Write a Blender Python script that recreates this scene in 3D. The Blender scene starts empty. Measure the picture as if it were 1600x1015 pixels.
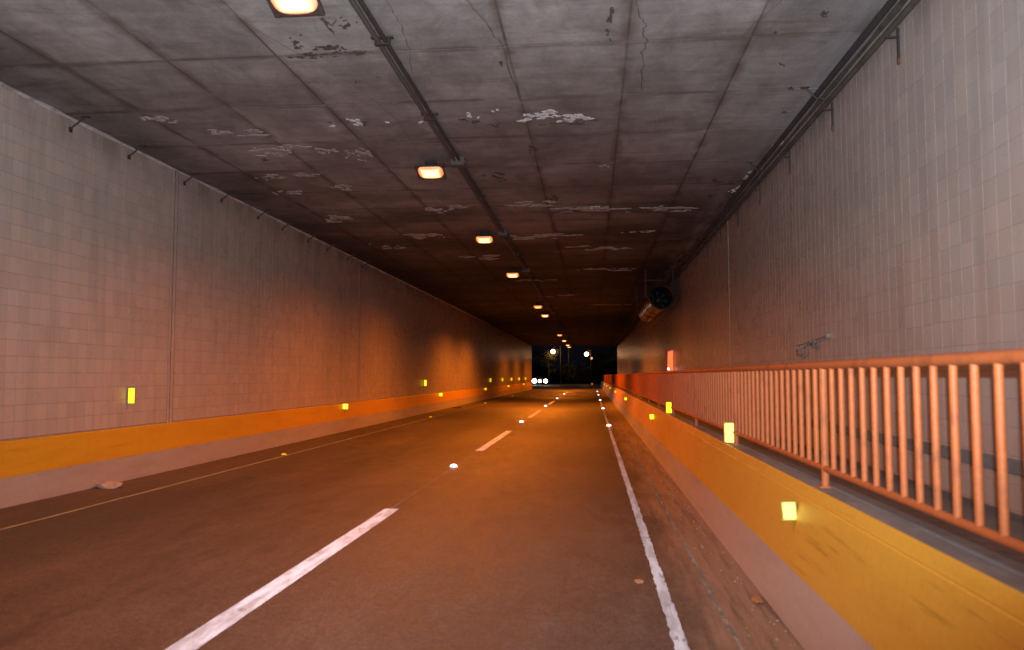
import bpy, bmesh, math, random
from mathutils import Vector
random.seed(7)
R = math.radians
S = bpy.context.scene
COL = S.collection

# ------------------------------------------------------------------ camera
cam_d = bpy.data.cameras.new('camera'); cam = bpy.data.objects.new('camera', cam_d); COL.objects.link(cam)
cam.location = (0, 0, 1.6)
cam.rotation_euler = (R(90 + 3.593), 0, R(5.70))
cam_d.sensor_width = 36; cam_d.lens = 28.12; cam_d.clip_start = 0.05; cam_d.clip_end = 2000
cam_d.dof.use_dof = True; cam_d.dof.focus_distance = 38; cam_d.dof.aperture_fstop = 2.1
S.camera = cam

# ------------------------------------------------------------------ night sky
W = bpy.data.worlds.new('World'); S.world = W; W.use_nodes = True
W.node_tree.nodes['Background'].inputs[0].default_value = (0.62, 0.66, 1.0, 1)
W.node_tree.nodes['Background'].inputs[1].default_value = 0.004

# ------------------------------------------------------------------ the photographer's flash
fl = bpy.data.lights.new('camera_flash', 'SPOT'); flo = bpy.data.objects.new('camera_flash', fl); COL.objects.link(flo)
flo.location = (0.035, 0.02, 1.70)
fl.energy = 4200; fl.color = (0.97, 0.96, 1.0); fl.shadow_soft_size = 0.012
fl.spot_size = R(112); fl.spot_blend = 1.0
aim = Vector((-1.2, 7.8, 5.0)) - Vector(flo.location)
flo.rotation_euler = aim.to_track_quat('-Z', 'Y').to_euler()

S.view_settings.view_transform = 'Standard'; S.view_settings.look = 'None'
S.view_settings.gamma = 1; S.view_settings.exposure = 0
S.render.engine = 'CYCLES'
S.cycles.use_denoising = True
S.cycles.max_bounces = 6; S.cycles.diffuse_bounces = 4; S.cycles.glossy_bounces = 3
S.cycles.sample_clamp_indirect = 4.0
S.cycles.caustics_reflective = False; S.cycles.caustics_refractive = False

SODIUM = (1.0, 0.215, 0.012)

# ------------------------------------------------------------------ material helpers
class G:
    """small node-graph writer"""
    def __init__(s, name):
        s.m = bpy.data.materials.new(name); s.m.use_nodes = True
        s.t = s.m.node_tree; s.b = s.t.nodes['Principled BSDF']
    def n(s, t, **k):
        o = s.t.nodes.new(t)
        for a, v in k.items(): setattr(o, a, v)
        return o
    def put(s, sock, v):
        if isinstance(v, bpy.types.NodeSocket): s.t.links.new(v, sock)
        elif isinstance(v, (tuple, list)) and len(v) == 3 and sock.type == 'RGBA': sock.default_value = (*v, 1)
        else: sock.default_value = v
    def math(s, op, a, b=0.0, c=None, clamp=False):
        o = s.n('ShaderNodeMath', operation=op, use_clamp=clamp)
        s.put(o.inputs[0], a); s.put(o.inputs[1], b)
        if c is not None: s.put(o.inputs[2], c)
        return o.outputs[0]
    def pos(s):
        if not hasattr(s, '_p'):
            s._p = s.n('ShaderNodeNewGeometry').outputs['Position']
            x = s.n('ShaderNodeSeparateXYZ'); s.put(x.inputs[0], s._p); s._x = x.outputs
        return s._p
    def xyz(s): s.pos(); return s._x
    def comb(s, x, y, z):
        o = s.n('ShaderNodeCombineXYZ')
        for i, v in enumerate((x, y, z)): s.put(o.inputs[i], v)
        return o.outputs[0]
    def scaled(s, v): 
        o = s.n('ShaderNodeVectorMath', operation='MULTIPLY'); s.put(o.inputs[0], s.pos()); o.inputs[1].default_value = v
        return o.outputs[0]
    def noise(s, scale=(1, 1, 1), detail=4.0, rough=0.6, off=0.0, dist=0.0):
        o = s.n('ShaderNodeTexNoise'); v = s.scaled(scale)
        if off:
            a = s.n('ShaderNodeVectorMath', operation='ADD'); s.put(a.inputs[0], v); a.inputs[1].default_value = (off, off * 1.7, off * .6); v = a.outputs[0]
        s.put(o.inputs['Vector'], v); o.inputs['Scale'].default_value = 1
        o.inputs['Detail'].default_value = detail; o.inputs['Roughness'].default_value = rough; o.inputs['Distortion'].default_value = dist
        return o.outputs['Fac']
    def step(s, v, a, b, lo=0.0, hi=1.0):
        o = s.n('ShaderNodeMapRange', interpolation_type='SMOOTHSTEP'); s.put(o.inputs[0], v)
        for i, q in enumerate((a, b, lo, hi)): o.inputs[i + 1].default_value = q
        return o.outputs[0]
    def cell(s, vec):
        o = s.n('ShaderNodeTexWhiteNoise', noise_dimensions='3D'); s.put(o.inputs['Vector'], vec); return o.outputs['Value']
    def mix(s, f, a, b, mode='MIX'):
        o = s.n('ShaderNodeMix', data_type='RGBA', blend_type=mode); s.put(o.inputs[0], f); s.put(o.inputs[6], a); s.put(o.inputs[7], b)
        return o.outputs[2]
    def gray(s, v):
        o = s.n('ShaderNodeCombineColor')
        for i in range(3): s.put(o.inputs[i], v)
        return o.outputs[0]
    def mul(s, col, v): return s.mix(1.0, col, s.gray(v), 'MULTIPLY')
    def bump(s, h, strength=0.3, dist=0.01):
        o = s.n('ShaderNodeBump'); o.inputs['Strength'].default_value = strength; o.inputs['Distance'].default_value = dist
        s.put(o.inputs['Height'], h); s.put(s.b.inputs['Normal'], o.outputs[0])
    def done(s, col, rough=0.6, metal=0.0, spec=0.5):
        s.put(s.b.inputs['Base Color'], col); s.put(s.b.inputs['Roughness'], rough)
        s.b.inputs['Metallic'].default_value = metal; s.b.inputs['Specular IOR Level'].default_value = spec
        return s.m

def worn(name, base, dark, rough=0.6, scale=3.0, metal=0.0, lo=.42, hi=.75, spec=.5, bump=.15):
    g = G(name); n = g.noise((scale,) * 3, 6, .65); n2 = g.noise((scale * 9,) * 3, 3, .6, off=3)
    c = g.mix(g.step(n, lo, hi), base, dark); c = g.mul(c, g.step(n2, .2, .8, .86, 1.1))
    if bump: g.bump(n2, bump, .004)
    return g.done(c, rough, metal, spec)

def emis(name, col, strength, base=(.6, .6, .6)):
    g = G(name); g.b.inputs['Emission Color'].default_value = (*col, 1)
    n = g.noise((40, 40, 40), 2, .5)
    g.put(g.b.inputs['Emission Strength'], g.step(n, .25, .75, strength * .85, strength * 1.1))
    return g.done(base, .3)

# ceiling: board-marked concrete, stained along its joints, sooty
g = G('ceiling_concrete'); x, y, z = g.xyz()
dx = g.math('PINGPONG', g.math('SUBTRACT', x, 3.0), .65)          # 0 on a joint
dy = g.math('PINGPONG', g.math('SUBTRACT', y, 8.47), .82)
wob = g.noise((1.1, 1.1, 1), 5, .65, off=11)
wx = g.math('MULTIPLY', wob, .26); wy = g.math('MULTIPLY', g.noise((.9, 2.2, 1), 5, .65, off=31), .20)
jx = g.math('SUBTRACT', 1.0, g.math('DIVIDE', dx, wx), clamp=True); jy = g.math('SUBTRACT', 1.0, g.math('DIVIDE', dy, wy), clamp=True)
jm = g.math('MAXIMUM', jx, jy)
joint = g.math('MULTIPLY', g.step(jm, 0.0, .9), g.step(g.noise((1.7, 1.7, 1), 4, .6, off=5), .34, .60))
line = g.math('MAXIMUM', g.step(dx, .012, .022, 1, 0), g.step(dy, .016, .026, 1, 0))
pv = g.cell(g.comb(g.math('FLOOR', g.math('DIVIDE', g.math('SUBTRACT', x, 3.0), 1.3)), g.math('FLOOR', g.math('DIVIDE', g.math('SUBTRACT', y, 8.47), 1.64)), 0.5))
big = g.noise((.33, .33, 1), 5, .6, off=2); mid = g.noise((2.2, 1.3, 1), 7, .7, off=9, dist=.6); fine = g.noise((24, 24, 24), 4, .65)
brush = g.noise((1.4, 9, 1), 4, .6, off=17)
c = g.mix(g.step(big, .35, .68), (.305, .308, .312), (.19, .182, .178))
c = g.mul(c, g.step(pv, 0, 1, .88, 1.1)); c = g.mul(c, g.step(mid, .28, .72, .74, 1.18)); c = g.mul(c, g.step(fine, .3, .7, .92, 1.07)); c = g.mul(c, g.step(brush, .3, .7, .92, 1.07))
c = g.mix(g.math('MULTIPLY', joint, .62), c, (.098, .068, .052))
c = g.mix(g.math('MULTIPLY', line, g.step(g.noise((.9, .9, 1), 5, .7, off=77), .38, .62, .22, .72)), c, (.075, .06, .05))
stain = g.step(g.noise((.8, 2.6, 1), 6, .7, off=23, dist=.8), .53, .70)
c = g.mix(g.math('MULTIPLY', stain, .45), c, (.10, .078, .066))
band = g.math('MULTIPLY', g.step(g.noise((.25, .55, 1), 3, .5, off=41), .45, .6), g.step(y, 12, 18))   # sooty blotches, only deeper in
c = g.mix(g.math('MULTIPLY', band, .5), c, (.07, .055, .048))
sootfade = g.step(y, 8, 30, 1.0, .22); c = g.mul(c, sootfade)  # sooty film plus painted depth darkening that offsets bounced lamp light
edgedark = g.math('MULTIPLY', g.math('MULTIPLY', g.step(x, -.2, 2.4), g.step(y, 11, 22)), g.step(g.noise((.8, .5, 1), 4, .6, off=63), .25, .6)); c = g.mul(c, g.math('SUBTRACT', 1.0, g.math('MULTIPLY', edgedark, .6)))  # patchy, darker towards the right edge deeper in
leftsootshade = g.math('MULTIPLY', g.step(x, -5.3, -6.9), g.step(g.noise((.8, .4, 1), 4, .6, off=67), .2, .6)); c = g.mul(c, g.math('SUBTRACT', 1.0, g.math('MULTIPLY', leftsootshade, .55)))  # sooty corner with flash falloff painted in towards the left wall
wet = g.math('MULTIPLY', g.step(x, 2.2, 2.8), g.step(g.noise((5, .6, 1), 5, .6, off=51), .35, .6))   # lime bloom beside the pipe
c = g.mix(g.math('MULTIPLY', wet, .42), c, (.33, .34, .38))
g.bump(g.math('ADD', g.math('MULTIPLY', mid, .6), g.math('MULTIPLY', fine, .4)), .35, .012)
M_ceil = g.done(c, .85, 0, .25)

def tile_mat(name, base, dirt, xphase):
    g = G(name); x, y, z = g.xyz()
    cv = g.cell(g.comb(g.math('FLOOR', g.math('DIVIDE', y, .2)), g.math('FLOOR', g.math('DIVIDE', z, .205)), xphase))
    cv2 = g.cell(g.comb(g.math('FLOOR', g.math('DIVIDE', y, .2)), g.math('FLOOR', g.math('DIVIDE', z, .205)), xphase + 7.3))
    run = g.noise((1, 4.5, .35), 5, .65, off=xphase); blot = g.noise((.5, .45, .8), 5, .6, off=xphase + 4)
    c = g.mix(g.step(cv2, .2, 1), base, tuple(b * k for b, k in zip(base, (1.03, .98, .94))))
    c = g.mul(c, g.step(cv, 0, 1, .945, 1.045)); c = g.mix(g.math('MULTIPLY', g.step(run, .42, .72), .5), c, dirt)
    c = g.mix(g.math('MULTIPLY', g.step(blot, .45, .75), .35), c, dirt)
    c = g.mix(g.math('MULTIPLY', g.step(z, 4.5, 5.17), g.step(g.noise((1, 2.2, .5), 5, .6, off=8), .3, .7)), c, tuple(v * .72 for v in dirt))
    c = g.mul(c, g.step(y, 8, 45, 1.0, .78))     # tiles darker deeper in
    r = g.step(g.noise((3, 3, 3), 4, .6, off=3), .3, .7, .24, .42)
    g.bump(g.noise((14, 14, 14), 3, .6), .08, .004)
    return g.done(c, r, 0, .4)
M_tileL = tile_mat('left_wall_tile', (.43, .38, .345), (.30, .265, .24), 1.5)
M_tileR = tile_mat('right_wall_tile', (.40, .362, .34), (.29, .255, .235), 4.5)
M_grout = worn('grout', (.25, .22, .20), (.19, .165, .15), .9, 2)
M_groutR = worn('pale_grout', (.32, .285, .265), (.25, .22, .20), .9, 2)

# asphalt
g = G('asphalt'); x, y, z = g.xyz()
agg = g.noise((70, 70, 70), 3, .7); med = g.noise((5, 2, 1), 6, .65, off=4); big = g.noise((.5, .13, 1), 4, .6, off=8); grain = g.n('ShaderNodeTexVoronoi'); g.put(grain.inputs['Vector'], g.scaled((95, 95, 95))); grain.inputs['Scale'].default_value = 1
c = g.mix(g.step(big, .35, .65), (.096, .080, .069), (.068, .058, .052))
c = g.mul(c, g.step(agg, .25, .75, .66, 1.34)); pebb = g.noise((26, 26, 26), 4, .75, off=61); c = g.mul(c, g.step(pebb, .3, .7, .76, 1.26)); c = g.mul(c, g.step(med, .3, .7, .86, 1.13)); c = g.mul(c, g.step(grain.outputs['Distance'], .1, .6, .9, 1.12))
wheel = g.math('ADD', g.step(g.math('PINGPONG', g.math('SUBTRACT', x, -1.7), .78), .1, .6, 1, 0), 0.0)
c = g.mul(c, g.math('ADD', .94, g.math('MULTIPLY', wheel, .10)))
edge = g.math('ADD', x, g.math('MULTIPLY', g.math('SUBTRACT', g.noise((2.2, .5, 1), 6, .7, off=14), .5), .9))
dustR = g.math('MULTIPLY', g.step(edge, .50, .95), g.step(g.noise((13, .7, 1), 7, .75, off=19), .26, .56))
c = g.mix(g.math('MULTIPLY', dustR, .72), c, (.30, .23, .18))
edgeL = g.math('ADD', x, g.math('MULTIPLY', g.math('SUBTRACT', g.noise((2, .4, 1), 6, .7, off=24), .5), .5))
dustL = g.math('MULTIPLY', g.step(edgeL, -6.75, -6.45, 1, 0), g.step(g.noise((6, .8, 1), 5, .7, off=29), .3, .7))
c = g.mix(g.math('MULTIPLY', dustL, .6), c, (.15, .105, .08))
oil = g.step(g.noise((1.3, .5, 1), 5, .65, off=37), .63, .72); c = g.mix(g.math('MULTIPLY', oil, .45), c, (.036, .034, .032))
c = g.mix(g.step(g.noise((11, 9, 1), 2, .5, off=71), .74, .78), c, (.15, .12, .10))
g.bump(g.math('ADD', agg, grain.outputs['Distance']), .5, .006)
M_asph = g.done(c, g.step(med, .3, .7, .52, .68), 0, .35)

def paint(name, base, dirt, under, wear=.64, rough=.55, sx=6, sy=3):
    g = G(name); n = g.noise((sx, sy, sx), 7, .7, off=2); f = g.noise((60, 60, 60), 3, .65, off=5); b = g.noise((9, 1.6, 2), 6, .7, off=7)
    c = g.mix(g.step(b, .38, .62), base, dirt); c = g.mul(c, g.step(f, .25, .75, .86, 1.1))
    c = g.mix(g.step(g.math('ADD', n, g.math('MULTIPLY', f, .25)), wear + .1, wear + .16), c, under)
    g.bump(f, .25, .003)
    g.b.inputs['Diffuse Roughness'].default_value = 1.0
    return g.done(c, rough, 0, .4)
M_white = paint('white_road_paint', (.68, .72, .84), (.40, .38, .40), (.24, .21, .20), .64)
M_edge = paint('worn_white_paint', (.40, .43, .49), (.25, .25, .27), (.15, .14, .14), .62, sx=14, sy=4)
M_dull = paint('dull_yellow_paint', (.30, .21, .10), (.20, .14, .08), (.12, .09, .07), .62)
M_seam = paint('seam_filler', (.19, .14, .11), (.12, .10, .08), (.08, .07, .06), .5)
def band_mat(name, base, dirt, chip, xa):
    g = G(name); x, y, z = g.xyz()
    b = g.noise((1, .7, 3.5), 6, .65, off=xa); s = g.noise((1, 4, .6), 5, .6, off=xa + 3); f = g.noise((30, 30, 30), 4, .65)
    c = g.mix(g.math('MULTIPLY', g.step(b, .42, .72), .55), base, dirt); c = g.mix(g.math('MULTIPLY', g.step(s, .55, .75), .3), c, dirt)
    c = g.mul(c, g.step(f, .25, .75, .94, 1.05))
    scf = g.math('MULTIPLY', g.step(g.noise((2, .8, 16), 5, .7, off=xa + 15), .56, .68), g.step(g.noise((.3, .5, 1.2), 3, .5, off=xa + 19), .45, .6)); c = g.mix(g.math('MULTIPLY', scf, .4), c, tuple(v * .35 for v in dirt))
    ch = g.step(g.noise((1.2, 3.2, 9), 7, .75, off=xa + 9), .69, .71); c = g.mix(ch, c, chip)
    g.bump(g.math('ADD', f, b), .2, .005)
    return g.done(c, g.step(b, .3, .7, .34, .5), 0, .45)
M_yel = band_mat('yellow_wall_paint', (.60, .345, .022), (.49, .26, .02), (.42, .33, .26), 3)
M_yelR = band_mat('ochre_wall_paint', (.58, .36, .045), (.50, .27, .03), (.50, .42, .34), 13)
M_base = band_mat('grey_wall_paint', (.39, .35, .33), (.28, .245, .225), (.14, .12, .11), 23)
M_ledge = worn('ledge_concrete', (.19, .185, .185), (.12, .115, .115), .8, 1.6)
M_walk = worn('walkway_concrete', (.17, .16, .155), (.11, .10, .10), .9, 1.2)
M_strip = worn('blue_grey_paint', (.15, .18, .20), (.10, .115, .13), .6, 2.5)
M_rail = worn('orange_rail_paint', (.37, .112, .036), (.24, .075, .03), .55, 5, 0, .5, .72, .3, .2)
M_pipe = worn('dark_pipe', (.035, .033, .035), (.022, .02, .02), .7, 5, 0)
M_pipe2 = worn('grey_pipe', (.085, .08, .072), (.045, .04, .036), .8, 3, 0, spec=.2)
M_cond = worn('conduit_metal', (.07, .066, .065), (.10, .045, .025), .7, 1.2, .0, .6, .7)
M_hous = worn('reflector_housing', (.40, .33, .03), (.22, .18, .03), .5, 20)
M_dark = worn('sooty_rust', (.05, .022, .015), (.03, .02, .016), .8, 9)
M_iron = worn('dark_iron', (.045, .04, .04), (.06, .03, .02), .6, 8, .4)
M_rust = worn('rusty_iron', (.14, .055, .035), (.07, .04, .03), .8, 9, .2)
M_body = worn('lamp_housing', (.10, .09, .085), (.05, .045, .04), .5, 9, .6)
M_fan = worn('fan_casing', (.16, .145, .13), (.07, .06, .055), .24, 3, .9)
M_black = worn('black_inside', (.012, .012, .014), (.006, .006, .006), .7, 5)
def glass_mat(name, hi, lo, s_hi, s_lo):
    g = G(name); tc = g.n('ShaderNodeTexCoord'); sx = g.n('ShaderNodeSeparateXYZ'); g.put(sx.inputs[0], tc.outputs['Object'])
    f = g.math('MAXIMUM', g.math('DIVIDE', g.math('ABSOLUTE', sx.outputs[0]), .212), g.math('DIVIDE', g.math('ABSOLUTE', sx.outputs[1]), .166))
    f = g.step(f, .42, .92)                # white over the tube, only orange out at the rim
    g.put(g.b.inputs['Emission Color'], g.mix(f, hi, lo)); g.put(g.b.inputs['Emission Strength'], g.math('ADD', s_hi, g.math('MULTIPLY', f, s_lo - s_hi)))
    return g.done((.6, .5, .4), .3)
M_glow = glass_mat('lamp_glass', (1.0, .60, .26), (1.0, .24, .03), 2.7, .8)
M_glowd = glass_mat('lamp_glass_dim', (1.0, .50, .15), (1.0, .25, .03), 1.7, .7)
M_refl = emis('yellow_reflector', (1.0, .93, .03), 1.12, (.8, .75, .05))  # no lamp: emission stands in for flash thrown back by the reflector
M_refl2 = emis('yellow_reflector_far', (1.0, .80, .02), .75, (.8, .65, .05))  # same reflector farther off, weaker emission for the returned flash
M_reflw = emis('yellow_reflector_bright', (1.0, .97, .30), 1.12, (.8, .75, .05))  # nearest reflectors, returned flash painted as stronger emission
M_amber = emis('amber_stud_lens', (1.0, .45, .01), .8, (.6, .3, .02))  # reflective stud, its flash return put in as emission
M_stud = emis('white_stud_lens', (.86, .90, 1.0), 3.0, (.8, .8, .85))  # reflective lens, not lit itself; emission imitates the returned flash
M_studb = worn('stud_body', (.45, .43, .42), (.3, .28, .27), .5, 20)
M_head = emis('headlight_lens', (1.0, .93, .80), 14)
M_street = emis('street_globe', (1.0, .62, .45), 14)
M_streets = emis('far_lamp_globe', (1.0, .35, .12), 1.6)
M_red = emis('red_lens', (1.0, .12, .10), .7, (.5, .02, .02))
M_cab = emis('orange_panel', (1.0, .17, .03), 1.15, (.7, .12, .03))  # panel is no lamp, emission imitates flash reflected by the cabinet
M_cabs = worn('red_cabinet_paint', (.45, .04, .02), (.25, .03, .015), .4, 5)
M_flake = worn('bare_flake', (.62, .62, .66), (.42, .40, .41), .9, 8)
M_flaked = worn('dull_flake', (.34, .32, .32), (.24, .22, .215), .9, 5)
M_spot = worn('dark_stain', (.07, .055, .05), (.045, .038, .035), .9, 6)
M_lime = worn('lime_mortar', (.42, .42, .44), (.18, .165, .16), .9, 2.5)
M_crack = worn('crack_filler', (.085, .075, .07), (.06, .05, .05), .95, 6)
M_paper = worn('crumpled_paper', (.55, .40, .32), (.30, .19, .14), .8, 12)
M_leaf = worn('dry_leaf', (.38, .25, .15), (.25, .15, .08), .8, 20)
M_ground = worn('dark_grass_ground', (.045, .05, .03), (.03, .032, .02), 1, .8)
M_foli = worn('foliage', (.07, .085, .03), (.04, .05, .02), .7, 3, bump=0)
M_trunk = worn('bark', (.10, .075, .05), (.06, .045, .03), .9, 6)
M_pole = worn('pole_steel', (.10, .085, .075), (.06, .05, .045), .6, 3, .4)
M_car = worn('dark_car_paint', (.04, .042, .05), (.03, .03, .035), .25, 3, .3, bump=0)
M_glass = worn('car_glass', (.02, .022, .025), (.015, .015, .018), .08, 3, bump=0)
M_tyre = worn('tyre_rubber', (.02, .02, .02), (.03, .028, .026), .85, 20)

# ------------------------------------------------------------------ mesh helpers
def mesh(name, vs, fs, mats, smooth=False):
    me = bpy.data.meshes.new(name); me.from_pydata([tuple(v) for v in vs], [], fs); me.validate(); me.update()
    for m in (mats if isinstance(mats, (list, tuple)) else [mats]): me.materials.append(m)
    if smooth:
        for p in me.polygons: p.use_smooth = True
    return me
def link(name, me, parent=None, loc=(0, 0, 0), rot=(0, 0, 0)):
    o = bpy.data.objects.new(name, me); COL.objects.link(o); o.parent = parent; o.location = loc; o.rotation_euler = rot
    return o
def tag(o, label=None, cat=None, group=None, kind=None):
    for k, v in (('label', label), ('category', cat), ('group', group), ('kind', kind)):
        if v: o[k] = v
    return o
def empty(name, loc, label, cat, group=None):
    o = bpy.data.objects.new(name, None); COL.objects.link(o); o.location = loc; o.empty_display_size = .1
    return tag(o, label, cat, group)
class B:
    def __init__(s): s.v = []; s.f = []; 
    def add(s, vs, fs):
        n = len(s.v); s.v += [Vector(v) for v in vs]; s.f += [tuple(i + n for i in f) for f in fs]; return s
    def box(s, x0, x1, y0, y1, z0, z1, ch=0.0):
        if ch <= 0:
            return s.add([(x, y, z) for x in (x0, x1) for y in (y0, y1) for z in (z0, z1)],
                         [(0, 1, 3, 2), (4, 6, 7, 5), (0, 4, 5, 1), (2, 3, 7, 6), (0, 2, 6, 4), (1, 5, 7, 3)])
        bm = bmesh.new(); bmesh.ops.create_cube(bm, size=1)
        for v in bm.verts: v.co = Vector(((x0 + x1) / 2 + v.co.x * (x1 - x0), (y0 + y1) / 2 + v.co.y * (y1 - y0), (z0 + z1) / 2 + v.co.z * (z1 - z0)))
        bmesh.ops.bevel(bm, geom=bm.edges[:], offset=ch, segments=2, profile=.5, affect='EDGES')
        bm.verts.ensure_lookup_table(); bm.verts.index_update()
        s.add([v.co.copy() for v in bm.verts], [[v.index for v in f.verts] for f in bm.faces]); bm.free(); return s
    def prism(s, pts, y0, y1, segs=1, jit=0.0):
        """polygon in XZ (counter-clockwise seen from -Y) extruded along Y"""
        n = len(pts); vs = []; fs = []
        for k in range(segs + 1):
            y = y0 + (y1 - y0) * k / segs
            for (x, z) in pts:
                j = random.uniform(-jit, jit) if jit else 0
                vs.append((x + j, y, z))
        for k in range(segs):
            a = k * n; b = a + n
            for i in range(n): fs.append((a + i, a + (i + 1) % n, b + (i + 1) % n, b + i))
        fs.append(tuple(range(n - 1, -1, -1))); fs.append(tuple(segs * n + i for i in range(n)))
        return s.add(vs, fs)
    def tube(s, pts, r, sides=8, cap=True):
        pts = [Vector(p) for p in pts]; n0 = len(s.v); rings = []
        for i, p in enumerate(pts):
            t = (pts[min(i + 1, len(pts) - 1)] - pts[max(i - 1, 0)]).normalized()
            a = t.cross(Vector((0, 0, 1)) if abs(t.z) < .9 else Vector((0, 1, 0))).normalized(); b = t.cross(a)
            rr = r[i] if isinstance(r, (list, tuple)) else r
            rings.append([p + (a * math.cos(q) + b * math.sin(q)) * rr for q in [2 * math.pi * k / sides for k in range(sides)]])
        vs = [v for rg in rings for v in rg]; fs = []
        for i in range(len(pts) - 1):
            for k in range(sides):
                k2 = (k + 1) % sides; fs.append((i * sides + k, i * sides + k2, (i + 1) * sides + k2, (i + 1) * sides + k))
        if cap: fs.append(tuple(range(sides))[::-1]); fs.append(tuple((len(pts) - 1) * sides + k for k in range(sides)))
        return s.add(vs, fs)
    def lathe(s, prof, axis='y', sides=24, c=(0, 0, 0)):
        vs = []; fs = []
        for (r, h) in prof:
            for k in range(sides):
                q = 2 * math.pi * k / sides; u, w = r * math.cos(q), r * math.sin(q)
                vs.append((c[0] + u, c[1] + h, c[2] + w) if axis == 'y' else ((c[0] + u, c[1] + w, c[2] + h) if axis == 'z' else (c[0] + h, c[1] + u, c[2] + w)))
        for i in range(len(prof) - 1):
            for k in range(sides):
                k2 = (k + 1) % sides; fs.append((i * sides + k, i * sides + k2, (i + 1) * sides + k2, (i + 1) * sides + k))
        return s.add(vs, fs)
    def me(s, name, mat, smooth=False, fix=True):
        m = mesh(name, s.v, s.f, mat, smooth)
        if fix:
            bm = bmesh.new(); bm.from_mesh(m); bmesh.ops.recalc_face_normals(bm, faces=bm.faces); bm.to_mesh(m); bm.free()
        if smooth and hasattr(m, 'set_sharp_from_angle'): m.set_sharp_from_angle(angle=R(40))
        return m
    def obj(s, name, mat, parent=None, smooth=False, loc=(0, 0, 0), rot=(0, 0, 0)):
        return link(name, s.me(name, mat, smooth), parent, loc, rot)
def struct(o): return tag(o, kind='structure')

Y0, Y1 = -12.0, 96.0            # tunnel mouth to mouth
ZC = 5.17; XL = -7.2; XR = 3.0

# ------------------------------------------------------------------ ground and road
struct(B().add([(-400, -60, -.06), (400, -60, -.06), (400, 900, -.06), (-400, 900, -.06)], [(0, 1, 2, 3)]).obj('ground', M_ground))
road = struct(B().box(-7.12, 1.30, Y0, Y1, -.05, 0).obj('road', M_asph))
outroad = struct(B().add([(-7.12, Y1, 0), (1.30, Y1, 0), (1.3, 122, 0), (-1, 150, -.01), (-4, 200, -.04), (-17, 200, -.04), (-12.6, 140, -.01), (-9.5, 112, 0)],
                         [(0, 1, 2, 3, 4, 5, 6, 7)]).obj('road_outside', M_asph))

def strip(name, mat, xc, w, y0, y1, z, parent, step=.25, jit=.004, skew=0.0):
    n = max(2, int((y1 - y0) / step)); vs = []; fs = []
    for k in range(n + 1):
        y = y0 + (y1 - y0) * k / n
        a = -w / 2 + random.uniform(-jit, jit); b = w / 2 + random.uniform(-jit, jit)
        vs += [(xc + a, y, z), (xc + b, y - (skew if k == n else 0), z)]
    for k in range(n): fs.append((2 * k, 2 * k + 1, 2 * k + 3, 2 * k + 2))
    return B().add(vs, fs).obj(name, mat, parent)
for k in range(-1, 6):
    a = 3.25 + 13.75 * k
    strip('lane_dash', M_white, -2.40, .178, a, a + 6.3, .004, road, .2, .003)
strip('centre_seam', M_seam, -2.42, .022, Y0, Y1, .002, road, .5, .004)
strip('edge_line', M_edge, .515, .080, Y0, Y1, .004, road, .07, .008)
strip('edge_line', M_dull, -6.12, .07, Y0, Y1, .004, road, .5, .008)
strip('gutter_seam', M_seam, .86, .03, Y0, Y1, .002, road, .3, .012)

# ------------------------------------------------------------------ ceiling
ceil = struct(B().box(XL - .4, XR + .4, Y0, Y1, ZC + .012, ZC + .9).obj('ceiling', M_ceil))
xj = [3.0, 1.7, .4, -.9, -2.2, -3.5, -4.8, -6.1, -7.2]
def panel(b, x0, x1, y0, y1, dz):
    g_ = .005; c = .011
    o = [(x0 + g_, y0 + g_), (x1 - g_, y0 + g_), (x1 - g_, y1 - g_), (x0 + g_, y1 - g_)]
    i = [(x0 + g_ + c, y0 + g_ + c), (x1 - g_ - c, y0 + g_ + c), (x1 - g_ - c, y1 - g_ - c), (x0 + g_ + c, y1 - g_ - c)]
    j = [random.uniform(-.0015, .0015) for _ in range(4)]
    b.add([(p[0], p[1], ZC + .014) for p in o] + [(p[0], p[1], ZC + .0022 + dz) for p in o] + [(p[0], p[1], ZC + dz + j[q]) for q, p in enumerate(i)],
          [(0, 1, 5, 4), (1, 2, 6, 5), (2, 3, 7, 6), (3, 0, 4, 7), (4, 5, 9, 8), (5, 6, 10, 9), (6, 7, 11, 10), (7, 4, 8, 11), (8, 9, 10, 11)])
rows = []
k = -12
while 8.47 + 1.64 * k < Y1 - .1:
    rows.append(8.47 + 1.64 * k); k += 1
rest = B(); cnt = 0
for ry in rows:
    near = 6.8 < ry + 1.64 and ry < 64
    for q in range(8):
        b = B() if near and cnt < 288 else rest
        y1 = min(ry + 1.64, Y1)
        panel(b, xj[q + 1], xj[q], max(ry, Y0), y1, random.uniform(-.003, .003))
        if b is not rest:
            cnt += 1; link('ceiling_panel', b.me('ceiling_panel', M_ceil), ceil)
tag(rest.obj('ceiling_panel_far', M_ceil, ceil), kind='stuff')

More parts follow.
